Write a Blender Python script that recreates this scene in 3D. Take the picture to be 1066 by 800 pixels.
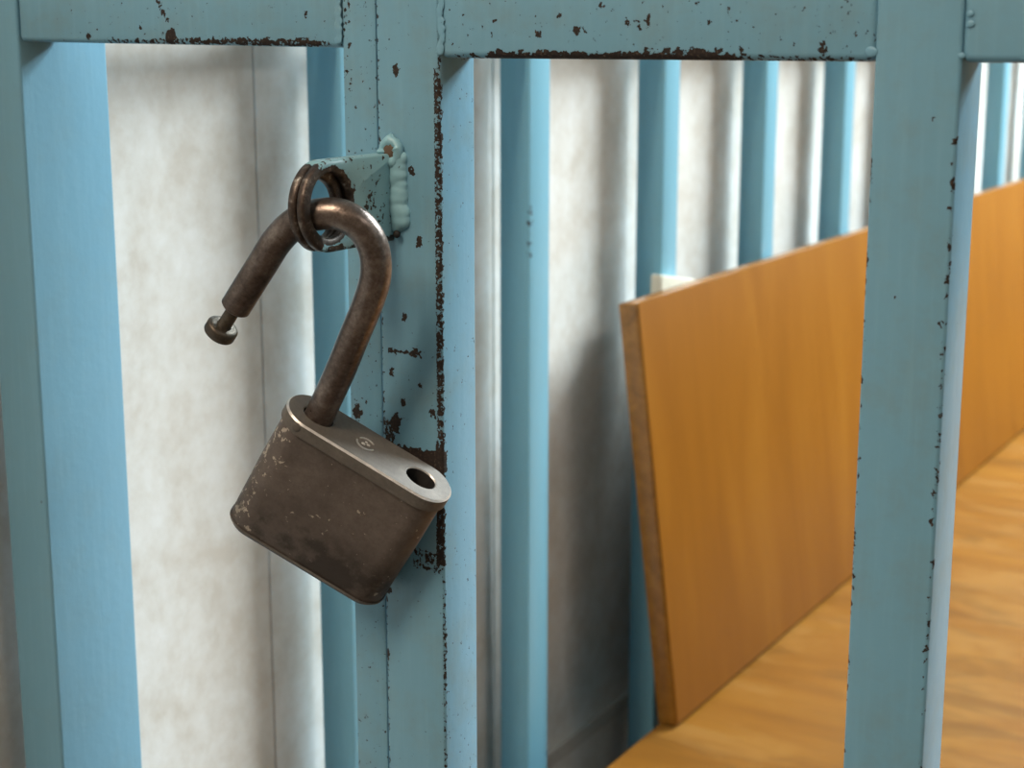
import bpy, bmesh, math, random
from mathutils import Vector, Matrix
random.seed(7)
S = bpy.context.scene
for o in list(bpy.data.objects):
    bpy.data.objects.remove(o)

# ------------------------------------------------------------------ camera
ZC = 0.92                                   # eye height above the floor
PITCH = math.radians(12.0627)
YAW = math.radians(30.1626)
FPX = 1708.0
CAM = Vector((0.0, -0.5, ZC))
HEAD = Vector((-math.sin(YAW), math.cos(YAW), 0))
FWD = HEAD * math.cos(PITCH) - Vector((0, 0, math.sin(PITCH)))
RGT = Vector((math.cos(YAW), math.sin(YAW), 0))
UPV = RGT.cross(FWD)
cd = bpy.data.cameras.new('camera')
cam = bpy.data.objects.new('camera', cd)
S.collection.objects.link(cam)
cam.location = CAM
cam.rotation_euler = (math.pi / 2 - PITCH, 0, YAW)
cd.sensor_width = 36.0
cd.lens = FPX / 1066.0 * 36.0
cd.clip_start = 0.01
cd.dof.use_dof = True
cd.dof.focus_distance = 0.60
cd.dof.aperture_fstop = 17.0
S.camera = cam

# ------------------------------------------------------------------ light
W = bpy.data.worlds.new('world')
S.world = W
W.use_nodes = True
W.node_tree.nodes['Background'].inputs[0].default_value = (0.90, 0.95, 1.0, 1)
W.node_tree.nodes['Background'].inputs[1].default_value = 0.22


def area(name, loc, target, sx, sy, power, col):
    l = bpy.data.lights.new(name, 'AREA')
    l.shape = 'RECTANGLE'
    l.size = sx
    l.size_y = sy
    l.energy = power
    l.color = col
    o = bpy.data.objects.new(name, l)
    S.collection.objects.link(o)
    o.location = loc
    d = Vector(target) - Vector(loc)
    o.rotation_euler = d.to_track_quat('-Z', 'Y').to_euler()
    return o


# fluorescent ceiling lamps of the room (1.7 m above the camera)
area('ceiling_lamp_light', (0.55, 2.3, ZC + 1.70), (0.40, 1.8, 0.5), 1.4, 0.60, 178, (0.86, 0.97, 1.0))
area('ceiling_lamp_light', (1.20, 3.2, ZC + 1.70), (0.60, 1.8, 0.5), 1.4, 0.60, 205, (0.86, 0.97, 1.0))
area('ceiling_lamp_light', (-0.42, -1.6, ZC + 1.60), (-0.40, -0.6, 0), 0.2, 1.2, 38, (1.0, 0.79, 0.60))
area('ceiling_lamp_light', (1.90, -0.28, ZC + 1.70), (0.60, -0.2, 0.5), 1.2, 0.20, 13, (1.0, 0.94, 0.86))
S.view_settings.view_transform = 'Standard'
S.view_settings.look = 'None'
S.view_settings.gamma = 1.0
S.view_settings.use_curve_mapping = False
S.view_settings.exposure = 0.0


# ------------------------------------------------------------------ helpers
def ray(x, y):
    return FWD + RGT * ((x - 533) / FPX) - UPV * ((y - 400) / FPX)


def on_y(x, y, Y=0.0):
    d = ray(x, y)
    return CAM + d * ((Y - CAM.y) / d.y)


def on_x(x, y, X):
    d = ray(x, y)
    return CAM + d * ((X - CAM.x) / d.x)


def link(o, parent=None):
    S.collection.objects.link(o)
    if parent:
        o.parent = parent
    return o


def tag(o, label=None, cat=None, group=None, kind=None):
    if label: o['label'] = label
    if cat: o['category'] = cat
    if group: o['group'] = group
    if kind: o['kind'] = kind
    return o


def empty(name, loc=(0, 0, 0)):
    o = bpy.data.objects.new(name, None)
    o.empty_display_size = 0.02
    o.location = loc
    return link(o)


def mesh(name, bm, mats, parent=None, smooth=None, base=None):
    """bm is in world coordinates; the object sits at its parent's origin"""
    bmesh.ops.recalc_face_normals(bm, faces=bm.faces[:])
    me = bpy.data.meshes.new(name)
    if parent is not None:
        off = Vector(parent.location)
        for v in bm.verts:
            v.co -= off
    elif base is not None:
        for v in bm.verts:
            v.co -= Vector(base)
    bm.to_mesh(me)
    bm.free()
    if not isinstance(mats, (list, tuple)):
        mats = [mats]
    for m in mats:
        me.materials.append(m)
    if smooth is not None:
        me.shade_smooth()
        me.set_sharp_from_angle(angle=math.radians(smooth))
    o = bpy.data.objects.new(name, me)
    if parent is None and base is not None:
        o.location = base
    return link(o, parent)


def box_bm(x0, x1, y0, y1, z0, z1, bev=0.0, seg=2, bm=None):
    nb = bmesh.new()
    bmesh.ops.create_cube(nb, size=1.0)
    for v in nb.verts:
        v.co = Vector(((x0 + x1) / 2 + v.co.x * (x1 - x0), (y0 + y1) / 2 + v.co.y * (y1 - y0), (z0 + z1) / 2 + v.co.z * (z1 - z0)))
    if bev:
        bmesh.ops.bevel(nb, geom=nb.edges[:], offset=bev, segments=seg, profile=0.5, affect='EDGES')
    if bm is None:
        return nb
    me = bpy.data.meshes.new('tmp')
    nb.to_mesh(me)
    nb.free()
    bm.from_mesh(me)
    bpy.data.meshes.remove(me)
    return bm


def loft(rings, cap0=True, cap1=True, bm=None):
    bm = bm or bmesh.new()
    vs = [[bm.verts.new(p) for p in r] for r in rings]
    n = len(rings[0])
    for i in range(len(vs) - 1):
        for k in range(n):
            bm.faces.new((vs[i][k], vs[i][(k + 1) % n], vs[i + 1][(k + 1) % n], vs[i + 1][k]))
    if cap0: bm.faces.new(vs[0][::-1])
    if cap1: bm.faces.new(vs[-1])
    return bm


def catmull(pts, per=8):
    out = []
    P = [pts[0]] + list(pts) + [pts[-1]]
    for i in range(1, len(P) - 2):
        p0, p1, p2, p3 = P[i - 1], P[i], P[i + 1], P[i + 2]
        for k in range(per):
            t = k / per
            out.append(0.5 * ((2 * p1) + (p2 - p0) * t + (2 * p0 - 5 * p1 + 4 * p2 - p3) * t * t + (3 * p1 - p0 - 3 * p2 + p3) * t ** 3))
    out.append(pts[-1].copy())
    return out


def tube_rings(pts, rad, side, n=24):
    """rings around a planar path; side = plane normal"""
    rings = []
    for i, p in enumerate(pts):
        a = pts[max(i - 1, 0)]
        b = pts[min(i + 1, len(pts) - 1)]
        t = (b - a).normalized()
        e1 = side.normalized()
        e2 = t.cross(e1).normalized()
        r = rad[i] if isinstance(rad, (list, tuple)) else rad
        rings.append([p + e1 * (r * math.cos(2 * math.pi * k / n)) + e2 * (r * math.sin(2 * math.pi * k / n)) for k in range(n)])
    return rings


# ------------------------------------------------------------------ materials
class NT:
    def __init__(self, name):
        self.m = bpy.data.materials.new(name)
        self.m.use_nodes = True
        self.t = self.m.node_tree
        self.b = self.t.nodes['Principled BSDF']

    def n(self, typ, **kw):
        nd = self.t.nodes.new(typ)
        for k, v in kw.items():
            setattr(nd, k, v)
        return nd

    def put(self, sock, v):
        if isinstance(v, bpy.types.NodeSocket):
            self.t.links.new(v, sock)
        else:
            sock.default_value = v

    def math(self, op, a, b=0.0, c=0.0, clamp=False):
        nd = self.n('ShaderNodeMath', operation=op, use_clamp=clamp)
        self.put(nd.inputs[0], a)
        self.put(nd.inputs[1], b)
        self.put(nd.inputs[2], c)
        return nd.outputs[0]

    def coords(self):
        return self.n('ShaderNodeTexCoord').outputs['Object']

    def world(self):
        return self.n('ShaderNodeNewGeometry').outputs['Position']

    def sep(self, v):
        s = self.n('ShaderNodeSeparateXYZ')
        self.put(s.inputs[0], v)
        return s.outputs[0], s.outputs[1], s.outputs[2]

    def scale(self, v, s):
        nd = self.n('ShaderNodeVectorMath', operation='MULTIPLY')
        self.put(nd.inputs[0], v)
        nd.inputs[1].default_value = s
        return nd.outputs[0]

    def noise(self, v, scale, detail=3.0, rough=0.55, dist=0.0):
        nd = self.n('ShaderNodeTexNoise')
        self.put(nd.inputs['Vector'], v)
        nd.inputs['Scale'].default_value = scale
        nd.inputs['Detail'].default_value = detail
        nd.inputs['Roughness'].default_value = rough
        nd.inputs['Distortion'].default_value = dist
        return nd.outputs['Fac']

    def ramp(self, f, stops):
        nd = self.n('ShaderNodeValToRGB')
        self.put(nd.inputs[0], f)
        e = nd.color_ramp.elements
        while len(e) < len(stops):
            e.new(0.5)
        for i, (p, c) in enumerate(stops):
            e[i].position = p
            e[i].color = c if len(c) == 4 else (*c, 1)
        return nd.outputs[0]

    def smooth(self, v, a, b, lo=0.0, hi=1.0):
        nd = self.n('ShaderNodeMapRange', interpolation_type='SMOOTHSTEP')
        self.put(nd.inputs[0], v)
        nd.inputs[1].default_value = a
        nd.inputs[2].default_value = b
        nd.inputs[3].default_value = lo
        nd.inputs[4].default_value = hi
        return nd.outputs[0]

    def mix(self, f, a, b):
        nd = self.n('ShaderNodeMix', data_type='RGBA')
        self.put(nd.inputs[0], f)
        self.put(nd.inputs[6], a if isinstance(a, bpy.types.NodeSocket) else (*a, 1))
        self.put(nd.inputs[7], b if isinstance(b, bpy.types.NodeSocket) else (*b, 1))
        return nd.outputs[2]

    def bump(self, h, strength, dist):
        nd = self.n('ShaderNodeBump')
        self.put(nd.inputs['Height'], h)
        nd.inputs['Strength'].default_value = strength
        nd.inputs['Distance'].default_value = dist
        self.t.links.new(nd.outputs[0], self.b.inputs['Normal'])

    def out(self, col=None, rough=None, metal=None, spec=None):
        if col is not None: self.put(self.b.inputs['Base Color'], col if isinstance(col, bpy.types.NodeSocket) else (*col, 1))
        if rough is not None: self.put(self.b.inputs['Roughness'], rough)
        if metal is not None: self.put(self.b.inputs['Metallic'], metal)
        if spec is not None: self.put(self.b.inputs['Specular IOR Level'], spec)
        return self.m


def srgb(r, g, b):
    f = lambda c: c / 12.92 if c <= 0.04045 else ((c + 0.055) / 1.055) ** 2.4
    return (f(r / 255), f(g / 255), f(b / 255))


BLUE = srgb(111, 160, 184)
RUST = srgb(62, 44, 36)


def paint(name, zones=(), spots=(), base=0.355, fine=520.0, grime=0.8, tint=None):
    """blue enamel; chips where fine noise falls under a threshold that the wear zones raise.
    zones: (x0,x1,y0,y1,z0,z1,fall,strength) in world metres (z above camera height); spots: (x,y,z,r)"""
    m = NT(name)
    p = m.world()
    jn = m.n('ShaderNodeTexNoise')
    m.put(jn.inputs['Vector'], p)
    jn.inputs['Scale'].default_value = 520.0
    jn.inputs['Detail'].default_value = 3.0
    jv = m.n('ShaderNodeVectorMath', operation='MULTIPLY_ADD')
    m.put(jv.inputs[0], jn.outputs['Color'])
    jv.inputs[1].default_value = (0.0050, 0.0050, 0.0050)
    jv.inputs[2].default_value = (-0.0025, -0.0025, -0.0025)
    jp = m.n('ShaderNodeVectorMath', operation='ADD')
    m.put(jp.inputs[0], p)
    m.put(jp.inputs[1], jv.outputs[0])
    pj = jp.outputs[0]
    x, y, z = m.sep(pj)
    nz = m.noise(p, fine, 4.0, 0.6)
    big = m.noise(p, 26.0, 2.0)
    thr = m.math('MULTIPLY_ADD', big, 0.10, base - 0.07)
    for (x0, x1, y0, y1, z0, z1, fall, st) in zones:
        d = None
        for c, lo, hi, off in ((x, x0, x1, 0), (y, y0, y1, 0), (z, z0, z1, ZC)):
            if lo is None:
                continue
            q = m.math('SUBTRACT', m.math('ABSOLUTE', m.math('SUBTRACT', c, (lo + hi) / 2 + off)), (hi - lo) / 2)
            d = q if d is None else m.math('MAXIMUM', d, q)
        w = m.smooth(d, 0.0, fall, st, 0.0)
        thr = m.math('MAXIMUM', thr, w)
    for (sx, sy, sz, r) in spots:
        nd = m.n('ShaderNodeVectorMath', operation='DISTANCE')
        m.put(nd.inputs[0], m.scale(pj, (1.0, 1.0, 0.65)))
        nd.inputs[1].default_value = (sx, sy, sz * 0.65)
        w = m.smooth(nd.outputs['Value'], r * 0.55, r * 1.3, 0.80, 0.0)
        thr = m.math('MAXIMUM', thr, w)
    chip = m.smooth(m.math('SUBTRACT', thr, nz), -0.012, 0.012)
    # paint colour: brush streaks, grime
    st = m.noise(m.scale(p, (90, 90, 6)), 4.0, 3.0)
    gr = m.noise(p, 45.0, 4.0, 0.65)
    col = m.mix(m.smooth(gr, 0.42, 0.75, 0.0, grime * 0.55), tint or BLUE, srgb(116, 142, 146))
    col = m.mix(m.smooth(st, 0.45, 0.75, 0.0, 0.15), col, srgb(136, 182, 202))
    rust = m.ramp(m.noise(p, 900.0, 3.0), [(0.3, srgb(24, 19, 16)), (0.58, srgb(44, 33, 27)), (0.80, srgb(98, 86, 76))])
    col = m.mix(chip, col, rust)
    m.out(col, m.math('MULTIPLY_ADD', chip, 0.38, 0.36), 0.0, 0.45)
    orange = m.noise(p, 210.0, 2.0)
    h = m.math('MULTIPLY_ADD', chip, -1.0, m.math('MULTIPLY', orange, 0.35))
    h = m.math('MULTIPLY_ADD', st, 0.12, h)
    m.bump(h, 0.5, 0.0006)
    return m.m


def wood(name, axis, dark, mid, light, worn=0.0, rough=0.35, scale=1.0, spec=0.2):
    m = NT(name)
    p = m.world()
    sc = [9.0, 9.0, 9.0]
    sc[axis] = 1.2
    g = m.noise(m.scale(p, tuple(s * scale for s in sc)), 3.0, 4.0, 0.6, 0.6)
    fine = [220.0, 220.0, 220.0]
    fine[axis] = 9.0
    fg = m.noise(m.scale(p, tuple(fine)), 1.0, 3.0)
    col = m.ramp(g, [(0.3, dark), (0.5, mid), (0.72, light)])
    col = m.mix(m.smooth(fg, 0.45, 0.75, 0.0, 0.22), col, dark)
    r = rough
    if worn:
        w1 = m.noise(m.scale(p, (7, 16, 7)), 1.0, 5.0, 0.62, 0.5)
        w2 = m.noise(p, 60.0, 3.0)
        wm = m.smooth(m.math('MULTIPLY_ADD', w2, 0.14, w1), 0.52, 0.72, 0.0, worn)
        col = m.mix(wm, col, srgb(152, 114, 58))
        dk = m.noise(m.scale(p, (5, 13, 5)), 1.3, 4.0, 0.6, 0.8)
        col = m.mix(m.smooth(dk, 0.50, 0.70, 0.0, 0.45), col, srgb(88, 58, 20))
        r = m.math('MULTIPLY_ADD', wm, 0.2, rough)
    m.out(col, r, 0.0, spec)
    m.bump(fg, 0.15, 0.0003)
    return m.m


def panel_mat():
    m = NT('white_marbled_panel')
    p = m.world()
    a = m.noise(p, 16.0, 5.0, 0.62, 0.4)
    b = m.noise(p, 75.0, 4.0, 0.7)
    f = m.math('MULTIPLY_ADD', b, 0.45, m.math('MULTIPLY', a, 0.75))
    col = m.ramp(f, [(0.44, srgb(227, 227, 225)), (0.58, srgb(218, 216, 211)), (0.74, srgb(204, 198, 189))])
    m.out(col, 0.30, 0.0, 0.5)
    return m.m


def plain(name, col, rough=0.6, var=0.12, scale=40.0, metal=0.0):
    m = NT(name)
    f = m.noise(m.world(), scale, 4.0)
    c2 = tuple(c * (1 - var * 2) for c in col)
    m.out(m.mix(m.smooth(f, 0.35, 0.7), col, c2), rough, metal)
    return m.m


M_PANEL = panel_mat()
M_GROUT = plain('grey_joint', srgb(120, 116, 108), 0.8)
M_FLOOR = plain('grey_floor', srgb(96, 84, 72), 0.5, 0.1, 8)
M_CEIL = plain('white_ceiling', srgb(225, 224, 220), 0.8, 0.03)
M_WALL = plain('dark_room_wall', srgb(112, 100, 86), 0.7, 0.04, 6)  # unseen room walls, darkened to cut bounced light
M_BOARD = wood('varnished_plywood', 2, srgb(126, 77, 12), srgb(132, 82, 15), srgb(140, 90, 21), 0.0, 0.40, 0.8)
M_BOARDEDGE = wood('board_edge', 1, srgb(116, 76, 24), srgb(136, 90, 32), srgb(150, 104, 42), 0.0, 0.24, 4.0, 0.45)
M_BUNK = wood('worn_bunk_wood', 0, srgb(112, 71, 18), srgb(124, 80, 22), srgb(134, 90, 28), 0.32, 0.5, 0.7)
M_FOAM = plain('white_foam', srgb(196, 195, 180), 0.8, 0.05, 120)


def lock_mat(name, c0, c1, c2, metal, rough, flecks=0.0):
    m = NT(name)
    p = m.coords()
    a = m.noise(p, 55.0, 5.0, 0.65)
    b = m.noise(p, 620.0, 4.0, 0.7)
    col = m.ramp(m.math('MULTIPLY_ADD', b, 0.35, m.math('MULTIPLY', a, 0.75)), [(0.36, c0), (0.56, c1), (0.76, c2)])
    if flecks:
        x, y, z = m.sep(p)
        # scuffed lower corner and left end: bare flecks and black grime
        wx = m.smooth(x, -0.034, -0.014, 1.0, 0.0)
        f = m.noise(p, 330.0, 4.0, 0.65)
        fl = m.math('MULTIPLY', m.smooth(m.math('MULTIPLY_ADD', wx, 0.10, f), 0.66, 0.70), flecks)
        col = m.mix(fl, col, srgb(176, 166, 152))
        low = m.math('MULTIPLY', m.smooth(y, -0.028, -0.044), m.smooth(a, 0.42, 0.60))
        col = m.mix(m.math('MULTIPLY', low, 0.8), col, srgb(34, 28, 24))
    m.out(col, m.math('MULTIPLY_ADD', b, 0.25, rough - 0.12), metal)
    m.bump(m.math('MULTIPLY_ADD', b, 0.6, a), 0.35, 0.0006)
    return m.m


M_BODY = lock_mat('brown_iron', srgb(73, 65, 60), srgb(93, 84, 78), srgb(112, 103, 97), 0.2, 0.55, 0.85)
M_PLATE = lock_mat('grey_iron_plate', srgb(80, 76, 71), srgb(100, 95, 89), srgb(122, 116, 109), 0.2, 0.66)
M_WORN = lock_mat('worn_bright_edge', srgb(170, 168, 164), srgb(205, 202, 198), srgb(232, 230, 226), 0.7, 0.38)
M_SHACKLE = lock_mat('brown_shackle_steel', srgb(62, 54, 50), srgb(106, 95, 89), srgb(152, 141, 133), 0.80, 0.32)
M_PIN = lock_mat('grey_pin_steel', srgb(54, 48, 42), srgb(84, 77, 68), srgb(120, 112, 100), 0.70, 0.42)
M_DARK = plain('dark_hollow', srgb(22, 19, 17), 0.8)

# gate paints with their wear
XP0, XP1 = -0.3477, -0.3204       # hasp post
RB = -0.0085                      # gate rail bottom (relative to camera height)
R_ = None


def gspot(px, py, r, Y=0.0):
    p = on_y(px, py, Y)
    return (p.x, p.y, p.z, r)


post_spots = [gspot(412, 73, .0016), gspot(428, 179, .0013), gspot(437, 252, .0018), gspot(421, 330, .0014),
              gspot(408, 388, .0012), gspot(432, 368, .0017), gspot(419, 419, .0012), gspot(372, 430, .0028),
              gspot(438, 402, .0011), gspot(450, 430, .0016), gspot(412, 440, .0028), gspot(404, 613, .0018),
              gspot(424, 572, .0014), gspot(403, 680, .0016)]
M_POST = paint('blue_paint_hasp_post', [
    (-0.3214, -0.3190, -0.01, 0.0012, -0.34, 0.30, 0.0012, 0.46),
    (-0.3226, -0.3190, -0.01, 0.0010, -0.150, -0.012, 0.0014, 0.55),
    (-0.3230, -0.3190, -0.01, 0.0006, -0.197, -0.15, 0.0022, 0.62),
    (-0.3475, -0.3200, -0.01, 0.0012, -0.1595, -0.1545, 0.0040, 0.78),
    (-0.3475, -0.3425, -0.01, 0.0010, -0.1560, -0.1440, 0.0030, 0.54),
    (-0.3440, -0.3300, -0.01, 0.0006, -0.1168, -0.1160, 0.0020, 0.58),
    (-0.3340, -0.3200, -0.01, 0.0006, -0.2000, -0.1930, 0.0030, 0.50),
    (-0.3480, -0.3470, -0.01, 0.0010, -0.30, 0.10, 0.0010, 0.45)], post_spots, 0.335)
M_STRIP = paint('blue_paint_strip', [(-0.3484, -0.347, -0.01, .02, -0.20, 0.10, 0.0010, 0.44), (-0.3660, -0.3600, -0.01, 0.0, -0.02, 0.04, 0.002, 0.48)],
                [gspot(371, 430, .0024), gspot(352, 20, .0013), gspot(352, 45, .0010), gspot(381, 262, .0011)])
rail_spots = [gspot(560, 35, .0011), gspot(582, 17, .0012), gspot(600, 34, .0013), gspot(626, 5, .0012), gspot(653, 24, .0010),
              gspot(674, 22, .0013), gspot(664, 27, .0010), gspot(737, 22, .0010), gspot(856, 50, .0016), gspot(772, 53, .0013), gspot(513, 22, .0009)]
M_RAIL = paint('blue_paint_gate_rail', [
    (-0.300, -0.2080, -0.01, 0.030, RB - .002, RB + 0.0016, 0.0022, 0.74),
    (-0.315, -0.1640, -0.01, 0.030, RB - .002, RB + 0.0010, 0.0020, 0.48),
    (-0.240, -0.2140, -0.01, 0.030, RB - .002, RB + 0.0030, 0.0024, 0.56)], rail_spots)
M_LRAIL = paint('blue_paint_left_rail', [
    (-0.480, -0.370, -0.01, 0.0006, -0.0070, -0.0026, 0.0018, 0.52),
    (-0.435, -0.375, -0.01, 0.0006, -0.0070, -0.0024, 0.0020, 0.60)],
    [gspot(178, 40, .0032), gspot(164, 1, .0010), gspot(167, 7, .0010), gspot(170, 13, .0010), gspot(174, 20, .0010), gspot(146, 28, .0010), gspot(318, 16, .0010), gspot(92, 38, .0014)])
M_BLUE = paint('blue_paint_clean', [], [], 0.24, 260.0, 0.4)
M_RPOST = paint('blue_paint_right_post', [(-0.1630, -0.1612, -0.01, 0.001, -0.35, -0.03, 0.0010, 0.44), (-0.1362, -0.1345, -0.01, 0.001, -0.35, -0.03, 0.0010, 0.43)],
                [gspot(971, 123, .0007), gspot(896, 238, .0007), gspot(931, 310, .0006), gspot(980, 338, .0009), gspot(897, 323, .0008), gspot(891, 430, .0008), gspot(972, 515, .0009), gspot(971, 543, .0010), gspot(964, 675, .0009), gspot(887, 571, .0009)], 0.26, 300.0)
M_BAR = paint('blue_paint_bars', [(-0.5300, -0.5280, 0.425, 0.436, -0.145, -0.11, 0.001, 0.44)], [], 0.20, 240.0, 0.15, srgb(113, 167, 188))
HY, HZ = -0.0385, ZC - 0.0585     # hasp hole


def hasp_mat(name):
    m = NT(name)
    p = m.world()
    x, y, z = m.sep(p)
    dy = m.math('SUBTRACT', y, HY)
    dz = m.math('SUBTRACT', z, HZ)
    r = m.math('SQRT', m.math('ADD', m.math('POWER', dy, 2.0), m.math('POWER', dz, 2.0)))
    nz = m.noise(p, 330.0, 4.0, 0.62)
    a = m.smooth(r, 0.0115, 0.0165, 0.85, 0.0)
    b = m.smooth(y, -0.0480, -0.0400, 0.85, 0.22)
    c = m.math('MULTIPLY', m.smooth(z, ZC - 0.0455, ZC - 0.0410, 0.0, 0.62), m.smooth(y, -0.022, -0.012, 1.0, 0.0))
    e = m.smooth(z, ZC - 0.0700, ZC - 0.0735, 0.0, 0.55)
    thr = m.math('MAXIMUM', m.math('MAXIMUM', a, b), m.math('MAXIMUM', c, e))
    thr = m.math('MAXIMUM', thr, 0.39)
    chip = m.smooth(m.math('SUBTRACT', thr, nz), -0.015, 0.015)
    iron = m.ramp(m.noise(p, 260.0, 5.0, 0.7), [(0.32, srgb(36, 29, 25)), (0.55, srgb(72, 60, 52)), (0.66, srgb(120, 112, 104)), (0.72, srgb(186, 190, 188))])
    col = m.mix(chip, srgb(140, 184, 194), iron)
    m.out(col, m.math('MULTIPLY_ADD', chip, 0.12, 0.32), m.math('MULTIPLY', chip, 0.45))
    m.bump(m.math('MULTIPLY_ADD', chip, -1.0, m.math('MULTIPLY', m.noise(p, 260.0, 3.0), 0.6)), 0.6, 0.0006)
    return m.m


M_HASP = hasp_mat('worn_blue_hasp')
M_WELD = paint('blue_paint_weld_lit', [], [], 0.30, 420.0, 0.1, srgb(134, 180, 194))  # lighter tint paints in the highlight on the upward-facing weld

# ------------------------------------------------------------------ the room
XW = -0.565                                    # face of the panelled wall
ROOM = (XW, 3.2, -2.6, 4.4, 0.0, ZC + 1.78)    # x0 x1 y0 y1 z0 z1
x0, x1, y0, y1, z0, z1 = ROOM
tag(mesh('floor', box_bm(x0 - .1, x1 + .1, y0 - .1, y1 + .1, -0.1, 0.0), M_FLOOR), 'grey floor under the cage', None, None, 'structure')
tag(mesh('ceiling', box_bm(x0 - .1, x1 + .1, y0 - .1, y1 + .1, z1, z1 + .1), M_CEIL), 'white ceiling above the cage', None, None, 'structure')
tag(mesh('wall_right', box_bm(x1, x1 + .1, y0, y1, 0, z1), M_WALL), 'dark grey-brown wall on the far right', None, None, 'structure')
tag(mesh('wall_back', box_bm(x0, x1, y1, y1 + .1, 0, z1), M_WALL), 'dark grey-brown wall at the far end', None, None, 'structure')
tag(mesh('wall_front', box_bm(x0, x1, y0 - .1, y0, 0, z1), M_WALL), 'dark grey-brown wall behind the camera', None, None, 'structure')
wl = mesh('wall_left', box_bm(x0 - .1, x0 - 0.004, y0, y1, 0, z1), M_GROUT)
tag(wl, 'white marbled wall of upright panels behind the blue bars', None, None, 'structure')
PW = 0.248
first = None
k0 = int(math.floor((y0 - 0.199) / PW)) + 1
ys = 0.199 + k0 * PW
i = 0
while ys + PW < y1:
    if first is None:
        bm = box_bm(x0 - 0.0045, x0, 0.0006, PW - 0.0006, 0.001, z1 - 0.001, 0.0007, 1)
        first = mesh('wall_panel', bm, M_PANEL, wl)
        first.location = (0, ys, 0)
    else:
        c = first.copy()
        S.collection.objects.link(c)
        c.parent = wl
        c.location = (0, ys, 0)
    ys += PW
tag(mesh('light_streak_1', box_bm(XW, XW + 0.004, y0, y1, ZC - 0.551, ZC - 0.538, 0.001), plain('painted_light_streak', srgb(190, 184, 176), 0.35, 0.05)), 'pale strip painted in for the light streaks low on the panelled wall', None, None, 'structure')  # strip added to stand for streaks of light on the wall

# ------------------------------------------------------------------ side fence of bars
T = 0.0007
XB0, XB1 = -0.5515, -0.5286
fence = empty('bar_fence', (-0.54, 0.06, 0))
tag(fence, 'row of upright blue square bars along the white wall, behind the leaning board', 'fence')
bar0 = None
for n in range(-1, 15):
    ya = 0.4325 + n * 0.2058
    if bar0 is None:
        bar0 = mesh('bar', box_bm(XB0, XB1, ya, ya + 0.0275, 0.0, ZC + 0.9, 0.0012, 2), M_BAR, fence, 40)
    else:
        c = bar0.copy()
        S.collection.objects.link(c)
        c.parent = fence
        c.location = (0, (n + 1) * 0.2058, 0)
mesh('fence_rail', box_bm(XB1 - 0.0115, XB1 - 0.001, 0.053, 3.5, ZC + 0.005, ZC + 0.019, 0.0015, 2), M_BAR, fence, 40)
mesh('fence_rail', box_bm(XB0, XB1 - 0.003, 0.056, 3.5, ZC + 0.90, ZC + 0.925, 0.0015, 2), M_BAR, fence, 40)

# ------------------------------------------------------------------ fixed panel left of the gate
panel = empty('barred_partition', (-0.44, 0.02, 0))
tag(panel, 'fixed blue steel partition with corner post and narrow strip, left of the gate', 'partition')
XC0, XC1 = -0.5535, -0.5286
mesh('corner_post', box_bm(XC0, XC1, 0.0, 0.0520, 0.0, ZC + 0.925, 0.0016, 3), paint('blue_paint_corner_post', [], [gspot(66, 427, .0011), gspot(43, 523, .0007)], 0.22, 240.0, 0.3), panel, 40)
XS0, XS1 = -0.3630, -0.3480
mesh('stile', box_bm(XS0, XS1, 0.0006, 0.0240, 0.0, ZC + 0.925, 0.0010, 2), M_STRIP, panel, 40)
bm = box_bm(XC1 + 0.0009, XS0, 0.0, 0.0240, 0, 0.036, 0.0022, 3)
for v in bm.verts:
    v.co.z += ZC - 0.0033 + (-0.0018) * (v.co.x - XC1) / (XS0 - XC1)
mesh('cross_rail', bm, M_LRAIL, panel, 40)
mesh('cross_rail', box_bm(XC1, XS0, 0.0, 0.024, 0.05, 0.085, 0.0022, 3), M_LRAIL, panel, 40)
mesh('cross_rail', box_bm(XC1, XS0, 0.0, 0.024, ZC + .88, ZC + .915, 0.0022, 3), M_LRAIL, panel, 40)

# ------------------------------------------------------------------ the gate
gate = empty('cage_gate', (-0.14, 0.012, 0))
tag(gate, 'chipped blue steel gate of square tubes carrying the welded hasp', 'gate')
PD = 0.0242
PITCHX = -0.1618 - XP0
posts = [(XP0, XP1, M_POST), (-0.1618, -0.1351, M_RPOST), (0.0241, 0.0508, M_BLUE), (0.2100, 0.2367, M_BLUE), (0.3959, 0.4226, M_BLUE), (0.5818, 0.6085, M_BLUE)]  # last pair of posts unseen, added to block light from the right lamp
for (a, b, mt) in posts:
    mesh('post', box_bm(a, b, 0.0, PD, 0.06, ZC + 0.90, 0.0013, 3), mt, gate, 40)
for i in range(len(posts) - 1):
    a = posts[i][1]
    b = posts[i + 1][0]
    for (za, zb) in ((ZC + RB, ZC + RB + 0.040), (0.09, 0.13), (ZC + 0.85, ZC + 0.89)):
        mt = M_RAIL if (i == 0 and za > 0.5 and za < 1.5) else M_BLUE
        mesh('cross_rail', box_bm(a - 0.0004, b + 0.0004, 0.0004, PD - 0.0004, za, zb, 0.0026, 4), mt, gate, 40)


def lumps(pts, parent, name='weld', mat=None, flat=0.6):
    """bead of overlapping flattened lumps"""
    bm = bmesh.new()
    for (c, r) in pts:
        mtx = Matrix.Translation(c) @ Matrix.Diagonal((r, r * flat, r * 0.8, 1.0))
        bmesh.ops.create_icosphere(bm, subdivisions=3, radius=1.0, matrix=mtx)
    o = mesh(name, bm, mat or M_WELD, parent, 60)
    if len(pts) > 1:
        rm = o.modifiers.new('fuse', 'REMESH')
        rm.mode = 'VOXEL'
        rm.voxel_size = 0.00035
        rm.use_smooth_shade = True
        sm = o.modifiers.new('soften', 'SMOOTH')
        sm.factor = 0.5
        sm.iterations = 18
    return o


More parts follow.
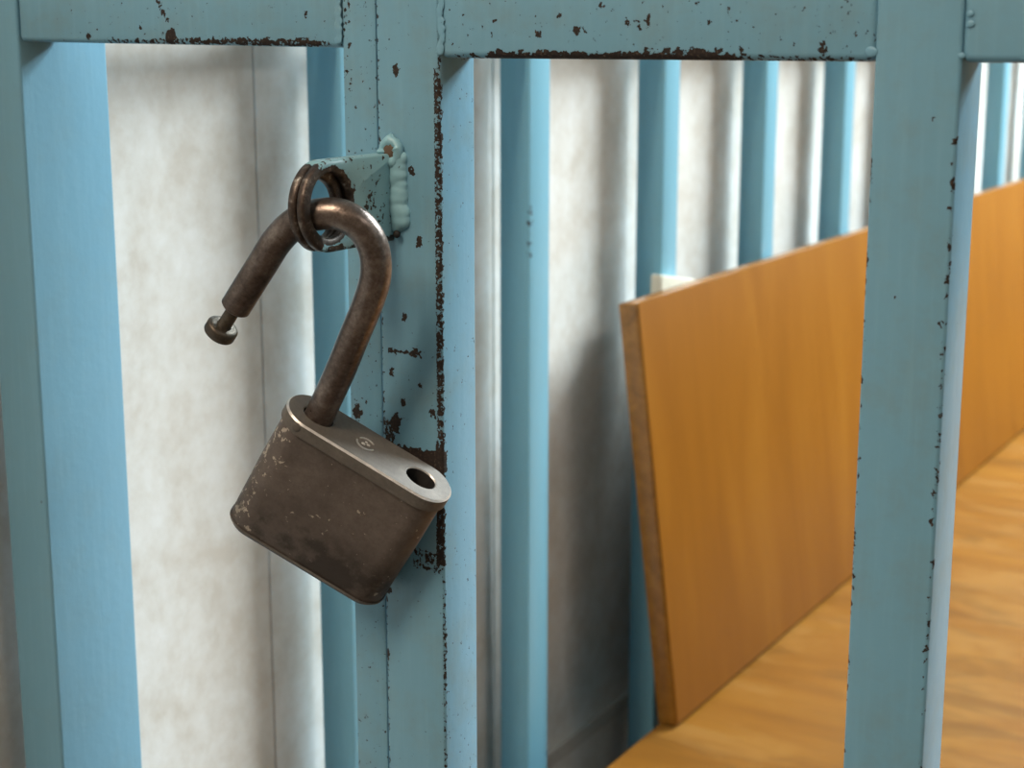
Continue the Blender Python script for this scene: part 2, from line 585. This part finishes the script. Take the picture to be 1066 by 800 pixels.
# small weld dots at the rail joints
for (px, py, r) in ((907, 54, .0020), (1010, 14, .0011), (1010, 25, .0013), (1001, 58, .0011)):
    lumps([(on_y(px, py, 0.0), r)], gate, 'weld_drop', M_RPOST, 0.22)
wp = [(on_y(459 + random.uniform(-1.5, 1.5), py, 0.0), random.uniform(.0015, .0022)) for py in range(-2, 56, 4)]
lumps(wp, gate, 'weld', M_RAIL, 0.16)
wp = [(on_y(352 + random.uniform(-1.5, 1.5), py, 0.0), random.uniform(.0015, .0022)) for py in range(-2, 46, 4)]
lumps(wp, panel, 'weld', M_LRAIL, 0.18)

# ---- hasp plates (fins standing out of post and strip)
XH = -0.3407
ZT, ZB = ZC - 0.0428, ZC - 0.0748


def hasp(name, xa, xb, parent, root, rh=0.0114, sy=0.0, sz=0.0):
    R = (ZT - ZB) / 2
    cz = (ZT + ZB) / 2
    cy = -0.0545 + R
    N = 96
    outer, inner = [], []
    for k in range(N):
        t = 2 * math.pi * k / N
        d = (math.cos(t), math.sin(t))
        # ray from the hole centre to the outline
        best = 1e9
        if d[0] > 1e-9: best = min(best, (root - HY) / d[0])
        if d[1] > 1e-9:
            s = (ZT - HZ) / d[1]
            if HY + s * d[0] >= cy: best = min(best, s)
        if d[1] < -1e-9:
            s = (ZB - HZ) / d[1]
            if HY + s * d[0] >= cy: best = min(best, s)
        oy, oz = HY - cy, HZ - cz
        bq = oy * d[0] + oz * d[1]
        cq = oy * oy + oz * oz - R * R
        s = -bq + math.sqrt(max(bq * bq - cq, 0))
        if HY + s * d[0] <= cy + 1e-6: best = min(best, s)
        outer.append((HY + best * d[0], HZ + best * d[1]))
        inner.append((HY + sy + rh * d[0], HZ + sz + rh * d[1]))
    for (qy, qz) in ((root, ZT), (root, ZB)):
        k = min(range(N), key=lambda j: (outer[j][0] - qy) ** 2 + (outer[j][1] - qz) ** 2)
        outer[k] = (qy, qz)
    bm = bmesh.new()
    e = 0.0007

    def inset(loop, amt):
        n = len(loop)
        res = []
        for k in range(n):
            a, b = loop[k - 1], loop[(k + 1) % n]
            ty, tz = b[0] - a[0], b[1] - a[1]
            L = math.hypot(ty, tz) or 1
            res.append((loop[k][0] - tz / L * amt, loop[k][1] + ty / L * amt))
        return res
    oi = inset(outer, e)
    io = inset(inner, -e)
    seq = [(inner, xa + e), (inner, xb - e), (io, xb), (oi, xb), (outer, xb - e), (outer, xa + e), (oi, xa), (io, xa)]
    vs = [[bm.verts.new((X, p[0], p[1])) for p in lp] for lp, X in seq]
    for q in range(len(vs)):
        A, B = vs[q], vs[(q + 1) % len(vs)]
        for k in range(N):
            bm.faces.new((A[k], A[(k + 1) % N], B[(k + 1) % N], B[k]))
    return mesh(name, bm, M_HASP, parent, 50)


hp = hasp('hasp_plate', XH - 0.0034, XH, gate, 0.0)
hp['label'] = 'hasp plate with worn round hole, welded to the gate post'
hp2 = hasp('hasp_plate', XH - 0.0072, XH - 0.0037, panel, -0.0006, 0.0106, -0.0022, -0.0014)
hp2['label'] = 'rear hasp plate behind the other one'
# weld bead along the root of the front plate
pts = []
for k in range(26):
    t = k / 25
    c = on_y(411.5 + 4 * t + random.uniform(-3.0, 3.5), 160 + 80 * t + random.uniform(-3, 3), -0.0002)
    pts.append((c, random.uniform(.0024, .0050)))
for (px, py, r) in ((418, 176, .0026), (419, 205, .0028), (420, 222, .0026), (418, 190, .0024), (403, 178, .0024), (405, 214, .0026)):
    pts.append((on_y(px, py, 0.0), r))
wb = lumps(pts, gate, 'weld_bead', M_WELD, 0.62)
# crater at the top of the bead
c = on_y(407, 158, -0.0010)
bm = bmesh.new()
rings = []
for k in range(20):
    t = 2 * math.pi * k / 20
    e = Vector((math.cos(t) * 0.85, 0, math.sin(t)))
    cc = c + e * 0.0040 + Vector((0, random.uniform(-.0004, .0004), 0))
    rr = random.uniform(.0016, .0027)
    rings.append([cc + e * (rr * math.cos(2 * math.pi * j / 10)) + Vector((0, -1, 0)) * (rr * math.sin(2 * math.pi * j / 10)) for j in range(10)])
loft(rings + [rings[0]], False, False, bm)
bmesh.ops.remove_doubles(bm, verts=bm.verts[:], dist=1e-6)
mesh('weld_crater', bm, M_WELD, gate, 60)
bm = bmesh.new()
bmesh.ops.create_icosphere(bm, subdivisions=2, radius=1.0, matrix=Matrix.Translation(c + Vector((0, -.0010, 0))) @ Matrix.Diagonal((.0028, .0010, .0033, 1)))
mesh('weld_pit', bm, plain('brown_pit', srgb(92, 74, 58), 0.7), gate, 60)
bm = bmesh.new()
bmesh.ops.create_icosphere(bm, subdivisions=2, radius=1.0, matrix=Matrix.Translation(on_y(413, 244, -0.0022)) @ Matrix.Diagonal((.0015, .0012, .0015, 1)))
mesh('weld_pit', bm, plain('black_pit', srgb(20, 18, 16), 0.7), gate, 60)

# ------------------------------------------------------------------ padlock
TILT = math.tan(math.radians(27.5))


def cam2w(v):
    return RGT * v[0] + UPV * v[1] - FWD * v[2]


u = Vector((.530, .848, TILT)).normalized()
a = Vector((.854, -.52, -(.854 * .530 - .52 * .848) / TILT)).normalized()
a = (a - u * a.dot(u)).normalized()
A, Uv = cam2w(a).normalized(), cam2w(u).normalized()
Nn = A.cross(Uv).normalized()
PX = on_x(336, 224, XH)
PX.y += 0.0012


def onpl(x, y, off=0.0):
    d = ray(x, y)
    return CAM + d * (((PX + Nn * off) - CAM).dot(Nn) / d.dot(Nn))


H1 = onpl(333, 432)
H2 = onpl(437.7, 498.8)
HD = (H2 - H1).length
O = (H1 + H2) / 2
HW = HD * 195 / 123 / 2
HT = 0.0112
lock = empty('padlock', O)
rotm = Matrix((A, Uv, Nn)).transposed()
lock.rotation_euler = rotm.to_euler()
tag(lock, 'open brown iron padlock hanging by its shackle from the blue hasp', 'padlock')
tag(lock)


def lmesh(name, bm, mats, parent=None, smooth=40):
    """bm in padlock-local coordinates (x width, y up, z front)"""
    bmesh.ops.recalc_face_normals(bm, faces=bm.faces[:])
    me = bpy.data.meshes.new(name)
    bm.to_mesh(me)
    bm.free()
    for m_ in (mats if isinstance(mats, (list, tuple)) else [mats]):
        me.materials.append(m_)
    me.shade_smooth()
    me.set_sharp_from_angle(angle=math.radians(smooth))
    o = bpy.data.objects.new(name, me)
    return link(o, parent or lock)


def stadium(hw, ht, n=14, rc=None):
    """closed outline in (x,z); ends rounded with radius rc"""
    rc = min(rc or ht, ht, hw)
    pts = []
    for (cx, cz, t0) in ((hw - rc, ht - rc, 0), (-(hw - rc), ht - rc, 90), (-(hw - rc), -(ht - rc), 180), (hw - rc, -(ht - rc), 270)):
        for k in range(n + 1):
            t = math.radians(t0 + 90 * k / n)
            pts.append((cx + rc * math.cos(t), cz + rc * math.sin(t)))
    out = []
    for p in pts:
        if not out or (abs(p[0] - out[-1][0]) + abs(p[1] - out[-1][1])) > 1e-7:
            out.append(p)
    if (abs(out[0][0] - out[-1][0]) + abs(out[0][1] - out[-1][1])) < 1e-7:
        out.pop()
    return out


# body
bw, bt = HW - 0.0012, HT - 0.0010
BH = 0.0575
rings = []
for (yy, ins) in ((-0.0040, 0.0), (-0.010, -0.0001), (-0.025, -0.0003), (-0.040, -0.0001), (-BH + 0.0035, 0.0), (-BH + 0.0018, 0.0004), (-BH + 0.0006, 0.0013), (-BH, 0.0028)):
    ol = stadium(bw - ins, bt - ins, 10, bt - ins - 0.0006)
    rings.append([Vector((p[0], yy, p[1])) for p in ol])
lmesh('body', loft(rings, False, True), M_BODY)
# seam rim at the foot of the body
ol0 = stadium(bw + 0.0003, bt + 0.0003, 10, bt - 0.0003)
ol1 = stadium(bw - 0.0010, bt - 0.0010, 10, bt - 0.0018)
bm = loft([[Vector((p[0], -BH + 0.0034, p[1])) for p in ol0], [Vector((p[0], -BH + 0.0024, p[1])) for p in ol0], [Vector((p[0], -BH + 0.0012, p[1])) for p in ol1], [Vector((p[0], -BH + 0.0034, p[1])) for p in ol1]], False, False)
lmesh('base_rim', bm, M_PLATE)

# top plate with two holes
bm = bmesh.new()
ol = stadium(HW, HT, 14)
ch = 0.0007
oli = stadium(HW - ch, HT - ch, 14)
hr = 0.0064
PT = 0.0056


def ringv(pts, yy):
    return [bm.verts.new((p[0], yy, p[1])) for p in pts]


r0 = ringv(oli, 0.0)
r1 = ringv(ol, -ch)
r2 = ringv(ol, -PT + 0.0003)
r3 = ringv(stadium(HW - 0.0004, HT - 0.0004, 14), -PT)
r4 = ringv(stadium(HW - 0.0030, HT - 0.0030, 14), -PT)
n = len(ol)
for k in range(n):
    j = (k + 1) % n
    f = bm.faces.new((r0[k], r0[j], r1[j], r1[k]))
    f.material_index = 1
    bm.faces.new((r1[k], r1[j], r2[j], r2[k]))
    f = bm.faces.new((r2[k], r2[j], r3[j], r3[k]))
    bm.faces.new((r3[k], r3[j], r4[j], r4[k]))
edges = [bm.edges.get((r0[k], r0[(k + 1) % n])) for k in range(n)]
for hx in (-HD / 2, HD / 2):
    circ = [(hx + hr * math.cos(2 * math.pi * k / 32), hr * 0.86 * math.sin(2 * math.pi * k / 32)) for k in range(32)]
    circ2 = [(hx + (hr - .0004) * math.cos(2 * math.pi * k / 32), (hr - .0004) * 0.86 * math.sin(2 * math.pi * k / 32)) for k in range(32)]
    c0 = ringv(circ, 0.0)
    c1 = ringv(circ2, -0.0005)
    c2 = ringv(circ2, -0.014)
    for k in range(32):
        j = (k + 1) % 32
        f = bm.faces.new((c0[k], c1[k], c1[j], c0[j]))
        f.material_index = 1
        f = bm.faces.new((c1[k], c2[k], c2[j], c1[j]))
        f.material_index = 2
    f = bm.faces.new(c2)
    f.material_index = 2
    edges += [bm.edges.get((c0[k], c0[(k + 1) % 32])) for k in range(32)]
bmesh.ops.triangle_fill(bm, use_beauty=True, use_dissolve=False, edges=edges)
tp = lmesh('top_plate', bm, [M_PLATE, M_WORN, M_DARK], None, 35)
# stamped round plug between the holes
bm = bmesh.new()
q = (onpl(380, 464) - O)
cx = q.dot(A)
for (ra, rb, t0, t1) in ((.0040, .0033, 0.3, 3.0), (.0036, .0030, 3.6, 5.6)):
    rr = []
    for k in range(17):
        t = t0 + (t1 - t0) * k / 16
        rr.append([Vector((cx + r_ * math.cos(t), yy, r_ * math.sin(t) * 0.95)) for r_, yy in ((ra, -0.0002), (ra, 0.00035), (rb, 0.00035), (rb, -0.0002))])
    loft(rr, True, True, bm)
for (dx, dz, r_) in ((-.0008, .0006, .0009), (.0010, -.0002, .0008), (-.0002, -.0012, .0006)):
    bmesh.ops.create_icosphere(bm, subdivisions=2, radius=1.0, matrix=Matrix.Translation((cx + dx, 0.0, dz)) @ Matrix.Diagonal((r_, .00035, r_ * .8, 1)))
lmesh('stamped_mark', bm, M_WORN, tp)
# dent marks on the front rim
for (dx, r_, sc) in ((-HW + 0.0085, .0020, .20), (HW - 0.0160, .0013, .2)):
    bm = bmesh.new()
    bmesh.ops.create_icosphere(bm, subdivisions=2, radius=1.0, matrix=Matrix.Translation((dx, -0.0024, HT - 0.0002)) @ Matrix.Diagonal((r_, .0020, r_ * sc, 1)))
    lmesh('scuff', bm, M_PLATE, tp)

# shackle: long leg in the first hole, bow through the hasp, free leg with its notch
SR = 0.00555
px_path = [(353.5, 388), (369, 350), (383, 316), (391, 287), (389, 259), (376.5, 237), (356, 224), (334, 223), (311, 230), (290, 249), (272, 277), (257, 301), (244.5, 321)]
loc = [Vector((-HD / 2, -0.013, 0)), Vector((-HD / 2, 0.0, 0))]
for q in px_path:
    d = onpl(*q) - O
    loc.append(Vector((d.dot(A), d.dot(Uv), 0)))
path = catmull(loc, 8)
L = len(path)
rad = [SR] * L
rings = tube_rings(path, rad, Vector((0, 0, 1)), 28)
# flat, slightly chamfered end
tdir = (path[-1] - path[-2]).normalized()
endc = path[-1]
rings[-1] = [p - tdir * 0.0006 for p in rings[-1]]
rings.append([endc + (p - (endc - tdir * 0.0006)) * 0.90 for p in rings[-1]])
lmesh('shackle', loft(rings), M_SHACKLE, None, 45)
sh = [o for o in lock.children if o.name.startswith('shackle')][0]


def turned(base, axis, prof, n=28):
    e1 = Vector((0, 0, 1))
    e2 = axis.cross(e1).normalized()
    return loft([[base + axis * h + e1 * (r * math.cos(2 * math.pi * k / n)) + e2 * (r * math.sin(2 * math.pi * k / n)) for k in range(n)] for h, r in prof])


off = tdir.cross(Vector((0, 0, 1))).normalized()
pb = endc + off * 0.0000 - tdir * 0.001
lmesh('shackle_neck', turned(pb, tdir, [(0, .0026), (.0088, .0026), (.0100, .0031)]), M_PIN, sh)
lmesh('shackle_knob', turned(pb + tdir * 0.0095, tdir, [(0, .0040), (.0001, .0052), (.0006, .0058), (.0010, .0060), (.0040, .0060), (.0046, .0056), (.0048, .0048)]), M_PIN, sh)

# ------------------------------------------------------------------ wooden bunk, leaning board, white wedge
BZ = ZC - 0.504
bunk = empty('wooden_bunk', (0.1, 1.3, 0))
tag(bunk, 'worn yellow-brown wooden bunk top under the leaning board', 'bunk')
mesh('bunk_top', box_bm(-0.4807, 0.62, 0.035, 2.75, BZ - 0.022, BZ, 0.002, 2), M_BUNK, bunk, 40)
for xx in (-0.44, 0.58):
    for yy in (0.10, 1.40, 2.70):
        mesh('leg', box_bm(xx, xx + .03, yy, yy + .03, 0, BZ - 0.052, 0.002), M_BLUE, bunk)
    mesh('side_rail', box_bm(xx, xx + .03, 0.05, 2.74, BZ - 0.052, BZ - 0.022, 0.002), M_BLUE, bunk)

Tt = on_x(643, 316.5, XB1 + 0.010)
YB = Tt.y
LEAN = math.radians(6.9)
up = Vector((-math.sin(LEAN), 0, math.cos(LEAN)))
nb = Vector((math.cos(LEAN), 0, math.sin(LEAN)))
Lb = (Tt.z - BZ) / up.z
Bb = Tt - up * Lb
TH = 0.0168
YE = 2.35
board = empty('leaning_board', (Bb.x, YB, BZ))
tag(board, 'orange-brown varnished wooden board leaning on the bunk against the bars', 'board')


def board_bm(t0, t1, bev, foot=0.0):
    bm = box_bm(t0, t1, YB, YE, foot, Lb, bev, 2)
    for v in bm.verts:
        x, z = v.co.x, v.co.z
        v.co = Vector((Bb.x, v.co.y, Bb.z)) + nb * x + up * z
    return bm


mesh('core', board_bm(0.0, TH - 0.0012, 0.0016), M_BOARDEDGE, board, 40)
mesh('face_veneer', board_bm(TH - 0.0012, TH, 0.0003, 0.0022), M_BOARD, board, 40)
q0 = on_x(684, 302, XB1 + 0.008)
q1 = on_x(722, 292, XB1 + 0.008)
topz = on_x(684, 287, XB1 + 0.008).z
wy0, wy1 = q0.y + 0.004, q1.y
bm = box_bm(XB1 + 0.0003, XB1 + 0.0098, wy0, wy1, topz - 0.05, topz, 0.0016, 3)
for v in bm.verts:                      # cut on a slant: its top falls away from the camera
    if v.co.z > topz - 0.02:
        v.co.z -= (topz - q1.z - 0.001) * (v.co.y - wy0) / (wy1 - wy0)
wedge = mesh('foam_wedge', bm, M_FOAM, None, 40, base=(XB1 + 0.005, (q0.y + q1.y) / 2, topz - 0.05))
tag(wedge, 'small white wedge stuck between the board top and a blue bar', 'wedge')
